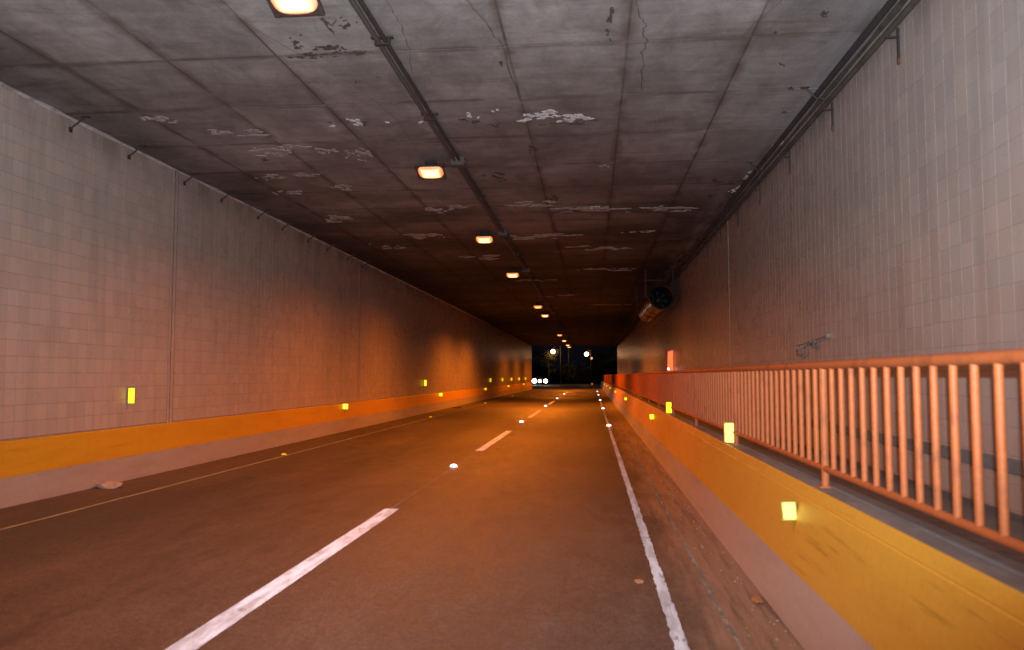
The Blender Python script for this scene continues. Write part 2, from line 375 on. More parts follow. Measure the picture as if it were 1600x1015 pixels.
def blob(b, cx, cy, sx, sy, n=18, z=ZC - .007):
    a0, a1, a2 = (random.uniform(0, 6.28) for _ in range(3)); top = []
    for i in range(n):
        q = 2 * math.pi * i / n
        p = .62 + .22 * math.sin(2 * q + a0) + .16 * math.sin(3 * q + a1) + .14 * math.sin(5 * q + a2) + random.uniform(-.2, .2)
        top.append((cx + sx * p * math.cos(q), cy + sy * p * math.sin(q)))
    b.add([(x_, y_, z) for x_, y_ in top] + [(x_, y_, z + .012) for x_, y_ in top] + [(cx, cy, z)], [(2 * n, (i + 1) % n, i) for i in range(n)] + [(i, (i + 1) % n, n + (i + 1) % n, n + i) for i in range(n)])
def patch(b, cx, cy, sx, sy, n):
    ux, uy = 0.0, 0.0
    for _ in range(int(n * 2.6)):
        if random.random() < .55: u = ux + random.gauss(0, .22); w = uy + random.gauss(0, .25)
        else: u = random.gauss(0, .5); w = random.gauss(0, .5)
        ux, uy = max(-1, min(1, u)), max(-1, min(1, w))
        r = random.choice([.05, .07, .09, .12, .16, .24])
        blob(b, cx + sx * ux, cy + sy * uy, sx * r * 1.5 + .008, sy * r * 1.2 + .02, random.choice((12, 16, 20)), ZC - .007 - random.random() * .002)
fl_ = B()
for a in [(-1.62, 10.72, .09, .14, 5), (-1.30, 10.55, .05, .06, 2), (-.55, 10.75, .30, .16, 8), (-.25, 11.0, .22, .17, 9), (-.75, 10.95, .22, .10, 5), (-3.3, 10.85, .14, .16, 6),
          (-3.65, 11.0, .08, .08, 3), (-2.4, 10.95, .1, .04, 2), (-2.85, 10.9, .06, .06, 2), (2.85, 14.4, .14, .35, 6), (2.88, 12.6, .05, .5, 5), (.05, 17.0, .25, .18, 5), (2.75, 15.6, .1, .3, 4)]: patch(fl_, *a)
o = fl_.obj('peeled_flake', M_flake, ceil); tag(o, kind='stuff')
fd = B()
for a in [(-6.0, 10.45, .35, .16, 7), (-5.3, 11.1, .5, .2, 8), (-5.0, 12.1, .5, .35, 10), (-3.75, 12.5, .25, .35, 7), (-4.3, 12.2, .3, .2, 6), (-5.9, 13.8, .35, .2, 5), (-5.1, 13.7, .35, .25, 6), (-5.9, 15.0, .3, .25, 5),
          (-4.7, 14.7, .35, .3, 5), (-3.2, 16.9, .5, .4, 8), (-5.8, 17.7, .5, .4, 6), (-1.2, 16.6, .6, .3, 9), (0, 17.1, .9, .3, 12), (1.6, 17.3, .8, .3, 8), (-4.4, 20, .6, .5, 7), (-1.2, 20.5, .8, .4, 8), (.4, 22.5, .9, .4, 8),
          (-5.6, 21.5, .5, .5, 5), (-3.2, 24, .8, .4, 6), (.3, 27, 1.1, .5, 8), (-2.0, 30, .9, .5, 5), (-1, 36, 1.2, .5, 5), (1, 41, 1.2, .5, 4), (.2, 13.6, .12, .1, 2), (1.2, 20, .5, .2, 4)]: patch(fd, *a)
tag(fd.obj('dull_flake', M_flaked, ceil), kind='stuff')
sp = B()
for a in [(-2.45, 7.7, .10, .12, 4), (-2.62, 7.7, .05, .05, 2), (-2.9, 8.4, .22, .14, 10), (-2.6, 8.4, .15, .1, 5), (-3.15, 8.15, .12, .2, 4), (-3.3, 8.5, .3, .08, 4), (-2.84, 9.3, .07, .05, 2), (-2.55, 9.2, .06, .04, 1),
          (-2.66, 7.65, .03, .35, 6), (-1.35, 11.15, .16, .12, 4), (-1.7, 10.95, .12, .14, 3), (-.4, 11.2, .3, .12, 6), (.05, 11.1, .12, .1, 3), (-3.3, 10.95, .2, .12, 4), (-3.7, 10.8, .06, .05, 2), (-1.75, 14.2, .2, .3, 6), (-.75, 15.9, .1, .5, 6),
          (-.3, 17.3, 1.3, .22, 18), (1.7, 17.5, 1.1, .2, 12), (-3.3, 17.3, .9, .3, 8), (2.2, 9.3, .06, .06, 2), (1.9, 8.4, .04, .04, 2), (2.3, 8.0, .1, .1, 3), (2.5, 10.1, .06, .08, 2), (2.6, 11.0, .05, .1, 2), (2.55, 15.0, .3, .3, 6), (2.4, 16.2, .4, .2, 5),
          (-2.1, 11.9, .5, .04, 3), (-.9, 12.5, .07, .4, 5), (.2, 8.0, .1, .5, 4), (-1.0, 9.0, .05, .5, 4), (-5.4, 12.6, .12, .08, 3), (1.0, 21, 1.4, .3, 7)]: patch(sp, *a)
sp.v = [Vector((v.x, v.y, v.z + .0045)) for v in sp.v]
tag(sp.obj('dark_blotch', M_spot, ceil), kind='stuff')
def crack(pts, w=.007):
    b = B(); fine = []
    for i in range(len(pts) - 1):
        for t in range(4):
            f = t / 4; fine.append((pts[i][0] * (1 - f) + pts[i + 1][0] * f + random.uniform(-.018, .018), pts[i][1] * (1 - f) + pts[i + 1][1] * f))
    fine.append(pts[-1])
    for i in range(len(fine) - 1):
        (xa, ya), (xb, yb) = fine[i], fine[i + 1]; w_ = w * random.uniform(.6, 1.3); z = ZC - .0055
        b.add([(xa - w_, ya, z), (xa + w_, ya, z), (xb + w_, yb, z), (xb - w_, yb, z)], [(0, 1, 2, 3)])
    b.obj('crack', M_crack, ceil)
crack([(.42, 6.9), (.45, 7.5), (.51, 7.88), (.57, 8.09), (.54, 8.24), (.62, 8.46), (.57, 8.75), (.61, 9.12), (.61, 9.46), (.65, 9.94)], .006)
crack([(-1.9, 6.9), (-1.93, 7.35), (-1.93, 7.74), (-1.93, 8.04), (-1.99, 8.55), (-2.09, 9.05)], .004)
crack([(-1.2, 6.9), (-1.15, 7.43), (-1.05, 7.77), (-1.0, 8.14), (-.95, 8.36), (-.93, 9.2), (-.9, 10.1)], .006)
crack([(2.0, 6.9), (1.9, 7.4), (1.7, 8.0), (1.6, 8.5)], .003)
crack([(-3.6, 7.2), (-3.3, 8.2), (-2.9, 9.4), (-2.7, 10.8), (-2.75, 12.3)], .003)
crack([(.05, 16.4), (.4, 16.7), (1.1, 16.9), (2.0, 17.2), (2.8, 17.4)], .012)

# ------------------------------------------------------------------ tunnel walls with tiles
def tiles_wall(side, X, zlo, mat, label, cut, jointy):
    sgn = 1 if side == 'L' else -1        # direction the tile faces
    b = B(); b.box(min(X, X - sgn * .4), max(X, X - sgn * .4), Y0, Y1, -.05, ZC + .012)
    w = b.obj('tunnel_wall', M_grout if side == 'L' else M_groutR); tag(w, label, 'wall')
    TW, TH, gp, pr = .2, .205, .0030, .0016
    protos = []
    for q in range(6):
        t = [random.uniform(-.0005, .0005) for _ in range(4)]; c = .0020
        o = [(-TW / 2 + gp, 0), (TW / 2 - gp, 0), (TW / 2 - gp, TH - 2 * gp), (-TW / 2 + gp, TH - 2 * gp)]
        i = [(-TW / 2 + gp + c, c), (TW / 2 - gp - c, c), (TW / 2 - gp - c, TH - 2 * gp - c), (-TW / 2 + gp + c, TH - 2 * gp - c)]
        vs = [(-sgn * .002, p[0], p[1]) for p in o] + [(sgn * (pr - .0007), p[0], p[1]) for p in o] + [(sgn * (pr + t[n]), p[0], p[1]) for n, p in enumerate(i)]
        fs = [(0, 1, 5, 4), (1, 2, 6, 5), (2, 3, 7, 6), (3, 0, 4, 7), (4, 5, 9, 8), (5, 6, 10, 9), (6, 7, 11, 10), (7, 4, 8, 11), (8, 9, 10, 11)]
        protos.append((vs, fs, B().add(vs, fs).me('tile', mat)))
    stuffb = B(); cells = []
    ny0 = int(math.floor((-4 if side == 'R' else 2) / TW)); ny1 = int(Y1 / TW)
    nz0 = int(math.ceil(zlo / TH)); nz1 = int(ZC / TH)
    for iy in range(ny0, ny1):
        for iz in range(nz0 - 1, nz1 + 1):
            cells.append((iy, iz))
    def first(c): return c[0] * TW >= cut
    chosen = 0; SV = []; SF = []
    for (iy, iz) in cells:
        yc = (iy + .5) * TW; z0 = iz * TH + gp
        if any(abs(yc - jy) < .11 for jy in jointy): continue
        lo_cut = z0 < zlo - .001; hi = z0 + TH - 2 * gp > ZC - .004
        vs, fs, me = protos[random.randrange(6)]
        full = not lo_cut and not hi
        vis = full and cut <= yc and chosen < 300 and (side == 'L' or z0 > .9)
        # leave out tiles that rise above the top edge of the picture
        if vis:
            d = yc; top = 1.6 + (d * math.cos(.0995) - X * math.sin(.0995)) * 0.475
            if z0 > top: vis = False
        if vis:
            link('tile', me, w, (X, yc, z0)); chosen += 1
        else:
            ztop = min(z0 + TH - 2 * gp, ZC - .003); zbot = max(z0, zlo + .003)
            if ztop - zbot < .02: continue
            n = len(SV)
            for v in vs:
                zz = z0 + v[2]; SV.append((X + v[0], yc + v[1], min(max(zz, zbot), ztop)))
            SF.extend([tuple(i + n for i in f) for f in fs])
    o = link('tile_field', B().add(SV, SF).me('tile_field', mat), w); tag(o, kind='stuff')
    return w
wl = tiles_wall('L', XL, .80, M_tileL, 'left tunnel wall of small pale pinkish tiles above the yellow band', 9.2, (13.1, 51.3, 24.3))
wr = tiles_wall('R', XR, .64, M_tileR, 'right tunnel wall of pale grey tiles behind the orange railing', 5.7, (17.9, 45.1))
for jy in (13.1, 24.3, 51.3):       # smooth mortar strips where two runs of tile meet
    B().box(XL - .01, XL + .006, jy - .085, jy - .02, .80, ZC - .004).box(XL - .01, XL + .009, jy - .008, jy + .085, .80, ZC - .004).obj('joint_strip', M_tileL, wl)
    B().box(XL + .002, XL + .0085, jy - .020, jy - .008, .80, ZC - .005).box(XL + .002, XL + .0095, jy + .085, jy + .096, .80, ZC - .005).obj('joint_gap', M_spot, wl)
for jy in (17.9, 45.1):
    B().box(XR - .007, XR + .01, jy - .085, jy + .085, .64, ZC - .004).obj('joint_strip', M_tileR, wr)
B().box(2.978, 3.004, Y0, Y1, .90, 1.005, .006).obj('skirting_strip', M_strip, wr)
for q, (wx_, sg) in enumerate(((XL, 1), (XR, -1))):       # lime-streaked mortar fillet in the top corner
    b = B(); n = 240; vs = []
    for k in range(n + 1):
        y = 2 + (Y1 - 2.1) * k / n; a = random.uniform(.018, .045)
        vs += [(wx_ + sg * .001, y, ZC - a), (wx_ + sg * a * .5, y, ZC - a * .4), (wx_ + sg * a * 1.3, y, ZC - .001)]
    b.add(vs, [(3 * k + j, 3 * k + 3 + j, 3 * k + 4 + j, 3 * k + 1 + j) for k in range(n) for j in (0, 1)]).obj('corner_fillet', (M_lime, M_pipe2)[q], (wl, wr)[q])
# left kerb wall
kl = empty('barrier_wall', (-7.12, Y0, 0), 'low barrier wall with yellow band above grey foot along the left lane', 'barrier')
B().prism([(-7.21, -.03), (-7.10, -.03), (-7.125, .36), (-7.21, .36)], 0, Y1 - Y0, 60, .0015).obj('grey_foot', M_base, kl, loc=(7.12, 0, 0))
B().prism([(-7.21, .36), (-7.122, .36), (-7.150, .785), (-7.160, .80), (-7.21, .80)], 0, Y1 - Y0, 60, .001).obj('painted_band', M_yel, kl, loc=(7.12, 0, 0))
# right parapet
EY = 124.0
kr = empty('parapet_wall', (1.3, Y0, 0), 'low sloping parapet with ochre yellow band above pinkish grey foot under the orange railing', 'parapet')
def off(p): return [(x_ - 1.3, z_) for x_, z_ in p]
B().prism(off([(1.57, -.03), (1.22, -.03), (1.312, .32), (1.57, .32)]), 0, EY - Y0, 80, .002).obj('grey_foot', M_base, kr)
B().prism(off([(1.43, .32), (1.310, .32), (1.391, .790), (1.398, .797), (1.394, .803), (1.414, .868), (1.422, .875), (1.43, .875)]), 0, EY - Y0, 80, .0012).obj('painted_band', M_yelR, kr)
B().prism(off([(1.57, .32), (1.43, .32), (1.43, .874), (1.565, .874), (1.57, .868)]), 0, EY - Y0).obj('ledge', M_ledge, kr)
B().box(1.535 - 1.3, 1.555 - 1.3, 0, EY - Y0, .8735, .886, .003).obj('ledge_strip', M_strip, kr)
struct(B().box(1.57, 3.0, Y0, EY, -.05, .62).obj('walkway', M_walk))

# ------------------------------------------------------------------ orange railing
rl = empty('railing', (1.515, 0, .874), 'long orange steel railing of upright bars on the right parapet ledge', 'railing')
zt, zb = 1.668 - .874, .992 - .874
ya, yb = 2.21 - 3.25, 2.21 + 3.25 * 37
def rail_tube(z, r, name):
    b = B(); n = 40; b.tube([(0, ya + (yb - ya) * k / n, z + (random.uniform(-.0015, .0015))) for k in range(n + 1)], r, 12); b.obj(name, M_rail, rl, True)
rail_tube(zt, .027, 'top_rail'); rail_tube(zb, .021, 'bottom_rail')
pm = B().tube([(0, 0, 0), (0, 0, zt - .02)], .025, 12).box(-.045, .045, -.045, .045, 0, .008).me('post', M_rail, True)
bm_ = B().tube([(0, 0, zb + .01), (0, 0, zt - .015)], .0175, 10).me('bar', M_rail, True)
far = B(); nb = 0
for k in range(38):
    y = 2.21 - 3.25 + 3.25 * k
    link('post', pm, rl, (0, y, 0))
    if k == 37: break
    for j in range(1, 17):
        yy = y + 3.25 * j / 17
        if yy > 2.5 and nb < 300: link('bar', bm_, rl, (0, yy, 0), (random.uniform(-.003, .003), 0, 0)); nb += 1
        else: far.tube([(0, yy, zb + .01), (0, yy, zt - .015)], .0175, 6)
tag(far.obj('bar_far', M_rail, rl), kind='stuff')

# ------------------------------------------------------------------ reflectors on the walls
def ordinal(i): return ['nearest', 'second nearest', 'third nearest', 'fourth nearest', 'fifth nearest', 'sixth nearest', 'farthest'][i]
def marker(name, loc, w, h, mat, label, group, tilt=0.0, side=1):
    e = empty(name, loc, label, 'reflector', group); e.rotation_euler = (0, 0, -side * .32)
    B().box(-w / 2, w / 2, 0, .03, -h / 2, h / 2, min(w, h) * .12).obj('lens', mat, e, rot=(0, tilt, 0))
    sl = B()
    for (p0, p1, q0, q1) in ((-w / 2 - .008, w / 2 + .008, h / 2, h / 2 + .008), (-w / 2 - .008, w / 2 + .008, -h / 2 - .008, -h / 2), (-w / 2 - .008, -w / 2, -h / 2, h / 2), (w / 2, w / 2 + .008, -h / 2, h / 2)): sl.box(p0, p1, .004, .045, q0, q1)
    sl.obj('housing', M_hous, e, rot=(0, tilt, 0))
    B().box(-w / 2, w / 2, .031, .05, -h / 2, h / 2, .004).box(side * w / 2 - (.0 if side > 0 else .03), side * w / 2 + (.03 if side > 0 else .0), .03, .047, -h / 3, h / 3).obj('bracket', M_iron, e, rot=(0, tilt, 0))
ys = [5.64, 18.19, 32.18, 46.2, 59.8, 73.5, 87]
for i, y in enumerate(ys):
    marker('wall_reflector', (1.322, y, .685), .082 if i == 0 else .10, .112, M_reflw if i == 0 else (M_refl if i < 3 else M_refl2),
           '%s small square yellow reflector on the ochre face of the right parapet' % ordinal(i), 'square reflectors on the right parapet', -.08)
for i, y in enumerate((8.87, 15.65)):
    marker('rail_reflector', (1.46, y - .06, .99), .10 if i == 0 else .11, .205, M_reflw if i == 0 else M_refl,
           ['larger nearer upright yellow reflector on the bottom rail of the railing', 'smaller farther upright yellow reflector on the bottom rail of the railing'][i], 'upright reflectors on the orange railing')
ys = [11.83, 33.95, 56.2, 63.9, 71.1, 78.6, 86.25]
for i, y in enumerate(ys):
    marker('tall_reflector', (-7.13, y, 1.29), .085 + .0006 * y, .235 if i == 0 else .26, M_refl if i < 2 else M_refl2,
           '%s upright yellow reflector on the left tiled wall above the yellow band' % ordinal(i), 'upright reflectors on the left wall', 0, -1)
ys = [22.54, 37.2, 53.1, 67.9, 83.2]
for i, y in enumerate(ys):
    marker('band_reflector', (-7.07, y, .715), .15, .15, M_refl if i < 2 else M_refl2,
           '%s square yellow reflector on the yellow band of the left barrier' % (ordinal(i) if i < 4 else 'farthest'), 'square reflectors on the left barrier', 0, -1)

# ------------------------------------------------------------------ road studs
def stud(loc, lens, label, group, w=.10, h=.02):
    e = empty('road_stud', loc, label, 'road stud', group)
    B().add([(-w / 2, -.05, 0), (w / 2, -.05, 0), (w / 2, .05, 0), (-w / 2, .05, 0), (-w * .42, -.028, .012), (w * .42, -.028, .012), (w * .42, .028, .012), (-w * .42, .028, .012)],
            [(4, 5, 6, 7), (1, 2, 6, 5), (2, 3, 7, 6), (3, 0, 4, 7)]).obj('stud_body', M_studb, e)
    n = 14; vs = []; rg = [(.48, 0), (.46, .35), (.34, .75), (.16, .95)]
    for (a, z_) in rg: vs += [(w * a * math.cos(2 * math.pi * k / n), -.012 + .05 * a * 2 * math.sin(2 * math.pi * k / n), .006 + h * z_) for k in range(n)]
    B().add(vs, [(i * n + k, i * n + (k + 1) % n, (i + 1) * n + (k + 1) % n, (i + 1) * n + k) for i in range(3) for k in range(n)] + [tuple(3 * n + k for k in range(n))]).obj('lens', lens, e, True)
for i, y in enumerate((13.97, 27.5, 41.9, 55.9, 69.9)):
    stud((-2.42, y, .003), M_stud, '%s white reflective road stud on the dashed centre line' % ordinal(i), 'white studs on the centre line', .14 if i == 0 else .16, .05 if i == 0 else .065)
for i, y in enumerate((25.7, 39.0, 52.4, 66.5, 80.5)):
    stud((.52, y, .003), M_stud, '%s white reflective road stud on the right edge line' % ordinal(i), 'white studs on the right edge line', .16, .06)
for i, y in enumerate((15.75, 30.53, 46.41, 62.5)):
    stud((-6.20, y, .003), M_amber, '%s amber road stud beside the left edge line' % ordinal(i), 'amber studs beside the left edge line', .11, .03)

# ------------------------------------------------------------------ ceiling lamps
LY = [(0.6, 0), (6.74, 1), (12.89, 1), (19.54, 1), (26.67, 1), (39.36, .9), (45.36, 1), (66.1, .6), (77.0, .7), (88.3, .7), (94.0, .6)]
lab = ['lamp overhead behind', 'nearest orange sodium lamp cut by the top edge of the photo', 'orange ceiling lamp beside the first junction box, second from the camera', 'orange ceiling lamp third from the camera',
       'orange ceiling lamp fourth from the camera before the gap in the row', 'smaller dimmer orange ceiling lamp just after the gap in the row', 'brighter orange ceiling lamp just below the dim one in the gap',
       'first of the four tiny distant lamps near the exit', 'second of the four tiny distant lamps near the exit', 'third of the four tiny distant lamps near the exit', 'last tiny ceiling lamp above the tunnel exit']
hb = B().box(-.10, .10, -.08, .08, .03, .172, .012)
hb.add([(-.235, -.19, .0), (.235, -.19, .0), (.235, .19, .0), (-.235, .19, .0), (-.15, -.12, .055), (.15, -.12, .055), (.15, .12, .055), (-.15, .12, .055)], [(4, 5, 6, 7), (0, 1, 5, 4), (1, 2, 6, 5), (2, 3, 7, 6), (3, 0, 4, 7), (0, 3, 2, 1)])
hm = hb.me('housing', M_body)
rim = B()
for (x0, x1, y0, y1) in ((-.235, .235, -.19, -.168), (-.235, .235, .168, .19), (-.235, -.212, -.168, .168), (.212, .235, -.168, .168)): rim.box(x0, x1, y0, y1, -.022, .0)
rm = rim.me('rim', M_body)
def bowl(mat):
    vs = []; fs = []; rings = [(.210, .166, -.002), (.208, .164, -.018), (.198, .154, -.034), (.165, .125, -.046), (.10, .07, -.052)]; n = 20
    for (a, b_, z_) in rings:
        for k in range(n):
            q = 2 * math.pi * k / n; cx_, sy_ = math.cos(q), math.sin(q)
            e_ = .72; vs.append((a * math.copysign(abs(cx_) ** e_, cx_), b_ * math.copysign(abs(sy_) ** e_, sy_), z_))
    for i in range(4):
        for k in range(n): k2 = (k + 1) % n; fs.append((i * n + k, i * n + k2, (i + 1) * n + k2, (i + 1) * n + k))
    fs.append(tuple(4 * n + k for k in range(n)))
    return B().add(vs, fs).me('glass', mat, True)
gm, gd = bowl(M_glow), bowl(M_glowd)
am = B().tube([(.2, 0, .11), (.36, 0, .11)], .014, 8).box(.12, .22, -.03, .03, .08, .14, .005).me('arm', M_iron)
for i, (y, pw) in enumerate(LY):
    e = None
    if i > 0:
        e = empty('ceiling_lamp', (-2.64, y, ZC - .205), lab[i], 'ceiling lamp', 'ceiling lamps in a row'); e.rotation_euler = (R(-20), 0, 0)
        link('housing', hm, e); link('rim', rm, e); link('glass', gd if pw in (.9, .6) else gm, e); link('arm', am, e)
    l = bpy.data.lights.new('sodium_lamp', 'SPOT'); lo = bpy.data.objects.new('sodium_lamp', l); COL.objects.link(lo)
    l.energy = 2450 * pw; l.color = SODIUM; l.spot_size = R(158); l.spot_blend = .5; l.shadow_soft_size = .09
    if i == 0: l.energy = 380
    if i == 1: l.energy = 800
    if i == 2: l.energy = 1250
    if i == 3: l.energy = 1900
    if i >= 7: l.energy *= .95
    if i < 5: l.spot_size = R(166); l.spot_blend = 1.0
    if e: lo.parent = e; lo.location = (0, 0, -.11); lo.rotation_euler = (R(20), 0, 0)
    else: lo.location = (-2.64, y, ZC - .32)

# ------------------------------------------------------------------ conduit along the ceiling
cd = empty('conduit_run', (-2.18, 0, ZC), 'pair of parallel dark conduits clamped along the ceiling beside the lamps', 'conduit')
for dx_, r_, mt in ((-.045, .026, M_cond), (.035, .024, M_pipe)):
    B().tube([(dx_ + random.uniform(-.004, .004), Y0 + (Y1 - Y0) * k / 45, -.055 + random.uniform(-.004, .004)) for k in range(46)], r_, 10).obj('pipe', mt, cd, True)
cm = B().box(-.13, .11, -.03, .03, -.016, .002, .003).box(-.08, .07, -.03, .03, -.088, -.076, .003).box(-.086, -.074, -.03, .03, -.088, -.01).box(.064, .076, -.03, .03, -.088, -.01).me('clamp', M_iron)
y = 8.09 - 2.5 * 2
while y < 60:
    link('clamp', cm, cd, (0, y, 0)); y += 2.5
bxm = B().box(-.12, .11, -.10, .10, -.135, .0, .008).box(.11, .125, -.04, .04, -.10, -.04).me('junction_box', M_cond)
for (y, pw) in LY[1:]: link('junction_box', bxm, cd, (.01, y - .03, 0))

# ------------------------------------------------------------------ pipes in the right corner
pr_ = empty('service_pipe', (2.9, 0, ZC), 'dark service pipes along the corner of ceiling and right wall', 'pipe')
B().tube([(-.10 + random.uniform(-.006, .006), Y0 + (Y1 - Y0) * k / 40, -.10) for k in range(41)], .036, 10).obj('pipe', M_pipe, pr_, True)
B().tube([(.035, Y0 + (Y1 - Y0) * k / 40, -.19 + random.uniform(-.005, .005)) for k in range(41)], .034, 12).obj('pipe', M_pipe2, pr_, True)
hg = B().tube([(-.24, 0, .0), (-.22, 0, -.03), (-.10, 0, -.145), (-.04, 0, -.15), (.0, 0, -.17)], .012, 6).box(-.29, -.19, -.02, .02, -.012, .002).me('hanger', M_iron)
for k in range(14): link('hanger', hg, pr_, (0, 10.06 - 3.54 + 3.54 * k, 0))
wb = B().box(.074, .094, -.014, .014, -.50, -.20).box(-.03, .094, -.014, .014, -.30, -.282).me('support', M_iron)
wb2 = B().box(.070, .092, -.013, .013, -.56, -.49).me('support_foot', M_rust)
for k in range(12):
    y = 7.93 + 2.15 * k; o = link('support', wb, pr_, (0, y, 0)); link('support_foot', wb2, o)

# ------------------------------------------------------------------ hooks in the left corner
hk = [10.25, 11.66, 13.38, 14.81, 16.53, 17.9, 19.59, 21.07, 22.91, 24.5]
hkm = B().tube([(.24, 0, -.004), (.21, 0, -.02), (.03, 0, -.15), (.012, 0, -.17)], .013, 6).me('strut', M_iron)
hfm = B().box(.010, .03, -.03, .03, -.21, -.14, .004).me('wall_plate', M_iron)
hcm = B().box(.18, .29, -.03, .03, -.012, .002, .003).me('ceiling_plate', M_iron)
names = ['nearest hook, farthest left', 'second hook from the left', 'hook right at the vertical wall joint', 'first hook beyond the vertical wall joint', 'second hook beyond the vertical wall joint', 'third hook beyond the vertical wall joint',
         'fourth hook beyond the vertical wall joint', 'fifth hook beyond the vertical wall joint', 'sixth hook beyond the vertical wall joint', 'farthest from the camera']
for i, y in enumerate(hk):
    e = empty('corner_hook', (-7.2, y, ZC), 'small dark iron bracket in the left ceiling corner, ' + names[i], 'bracket', 'brackets along the left ceiling corner')
    link('strut', hkm, e); link('wall_plate', hfm, e); link('ceiling_plate', hcm, e)

# ------------------------------------------------------------------ jet fan
fx, fz, f0, f1 = 2.32, 4.20, 27.0, 33.4
fan = empty('jet_fan', (fx, f0, fz), 'big metal jet fan cylinder hung under the ceiling by the right wall', 'jet fan')
L_ = f1 - f0
B().lathe([(.372, .05), (.375, 0.0), (.40, -.02), (.425, .0), (.43, .06), (.405, .12), (.405, L_ * .36), (.425, L_ * .362), (.425, L_ * .375), (.405, L_ * .377), (.405, L_ * .64), (.425, L_ * .642), (.425, L_ * .655), (.405, L_ * .657), (.405, L_ - .1), (.42, L_), (.36, L_), (.35, L_ - .1)], 'y', 36).obj('casing', M_fan, fan, True)
B().lathe([(.374, .03), (.355, .08), (.355, L_ - .08)], 'y', 32).obj('liner', M_black, fan, True)
B().lathe([(.001, 1.15), (.06, 1.17), (.12, 1.3), (.13, 1.9), (.001, 1.95)], 'y', 20).obj('hub', M_pipe, fan, True)
for k in range(8):
    q = 2 * math.pi * k / 8; u = (math.cos(q), math.sin(q)); t_ = (-u[1], u[0])
    vs = [(u[0] * .12 + t_[0] * .03, 1.50, u[1] * .12 + t_[1] * .03), (u[0] * .12 - t_[0] * .03, 1.6, u[1] * .12 - t_[1] * .03), (u[0] * .34 - t_[0] * .06, 1.6, u[1] * .34 - t_[1] * .06), (u[0] * .34 + t_[0] * .06, 1.52, u[1] * .34 + t_[1] * .06)]
    vs += [(a, b_ + .012, c_) for a, b_, c_ in vs]
    B().add(vs, [(0, 1, 2, 3), (7, 6, 5, 4), (0, 4, 5, 1), (1, 5, 6, 2), (2, 6, 7, 3), (3, 7, 4, 0)]).obj('blade', M_pipe, fan)
for yy in (.35, L_ - .6):
    B().box(-.55, .20, yy - .05, yy + .05, .57, .62).box(-.52, -.46, yy - .03, yy + .03, .0, .6).box(.40, .46, yy - .03, yy + .03, .0, .97).box(-.52, -.46, yy - .03, yy + .03, .6, .97).box(-.46, -.40, yy - .04, yy + .04, -.03, .03).obj('hanger_frame', M_dark, fan)

# ------------------------------------------------------------------ red cabinet on the right wall
cb = empty('emergency_cabinet', (2.9, 30, 1.62), 'reflective orange red cabinet standing out from the right wall above the railing', 'cabinet')
B().box(-.155, .10, .0, .5, .0, .95, .012).obj('case', M_cabs, cb)
B().add([(-.13, -.012, .02), (.085, -.012, .02), (.085, -.012, .92), (-.105, -.012, .86), (-.13, -.005, .02), (.085, -.005, .02), (.085, -.005, .92), (-.105, -.005, .86)],
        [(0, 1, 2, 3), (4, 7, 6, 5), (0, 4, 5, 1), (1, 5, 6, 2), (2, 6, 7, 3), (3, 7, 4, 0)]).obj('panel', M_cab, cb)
B().lathe([(.001, -.03), (.035, -.026), (.045, -.012)], 'y', 14, (-.09, 0, .23)).obj('white_blotch', M_stud, cb)  # emissive white blotch on the cabinet front

M_brk = worn('weathered_bracket', (.26, .235, .225), (.17, .15, .14), .7, 10)
# ------------------------------------------------------------------ bracket left on the right wall
pb = empty('pipe_bracket', (3.0, 11.4, 2.03), 'curled grey pipe bracket sticking out of the right tiled wall above the railing', 'bracket')
B().tube([(-.03, -.95, .075), (-.045, -.5, .05), (-.05, 0, .02), (-.05, .45, .0)], .014, 8).obj('rod', M_brk, pb, True)
B().tube([(-.045, -.42, .04), (-.05, -.48, -.02), (-.05, -.42, -.055), (-.05, -.3, -.05), (-.05, -.24, .0), (-.045, -.28, .035)], .022, 8).obj('knob', M_brk, pb, True)
B().tube([(-.05, .10, .02), (-.055, .06, -.05), (-.055, .14, -.12), (-.055, .3, -.145), (-.055, .46, -.13), (-.055, .50, -.06), (-.05, .45, .0)], .017, 8).obj('loop', M_brk, pb, True)
B().box(-.05, .0, -.97, -.93, .05, .10).box(-.05, 0, .38, .43, -.02, .03).obj('mount', M_brk, pb)

# ------------------------------------------------------------------ litter and small things on the road
def lump(name, loc, s, mat, label, cat, seed, sub=2):
    rnd = random.Random(seed); bm = bmesh.new(); bmesh.ops.create_icosphere(bm, subdivisions=sub, radius=1)
    for v in bm.verts:
        k = rnd.uniform(.60, 1.25); v.co = Vector((v.co.x * s[0] * k, v.co.y * s[1] * k, max(v.co.z * s[2] * k, -s[2] * .3)))
    me = bpy.data.meshes.new(name); bm.to_mesh(me); bm.free(); me.materials.append(mat)
    o = link(name, me, None, (loc[0], loc[1], loc[2] + s[2] * .3)); return tag(o, label, cat)
lump('crumpled_paper', (-6.9, 10.95, 0), (.19, .13, .075), M_paper, 'pale crumpled paper lying against the foot of the left barrier', 'litter', 3)
lump('dry_leaf', (.355, 6.4, .001), (.035, .06, .010), M_leaf, 'small pale scrap on the road just left of the right edge line', 'litter', 5, 1)
lump('dirt_clump', (1.16, 5.95, 0), (.035, .10, .016), worn('clay_dirt', (.34, .19, .06), (.22, .13, .06), .9, 14), 'ochre dirt clump in the gutter at the foot of the right parapet', 'dirt', 8)
dr = B().box(-.24, .24, -.4, .4, .0, .006).obj('drain_grate', M_iron, None, loc=(-6.77, 39.8, 0)); tag(dr, 'dark drain grate in the road beside the left barrier', 'drain')
for k in range(7): B().box(-.20, .20, -.36 + k * .11, -.30 + k * .11, .006, .018).obj('grate_bar', M_iron, dr)
db = B(); rd = random.Random(5)
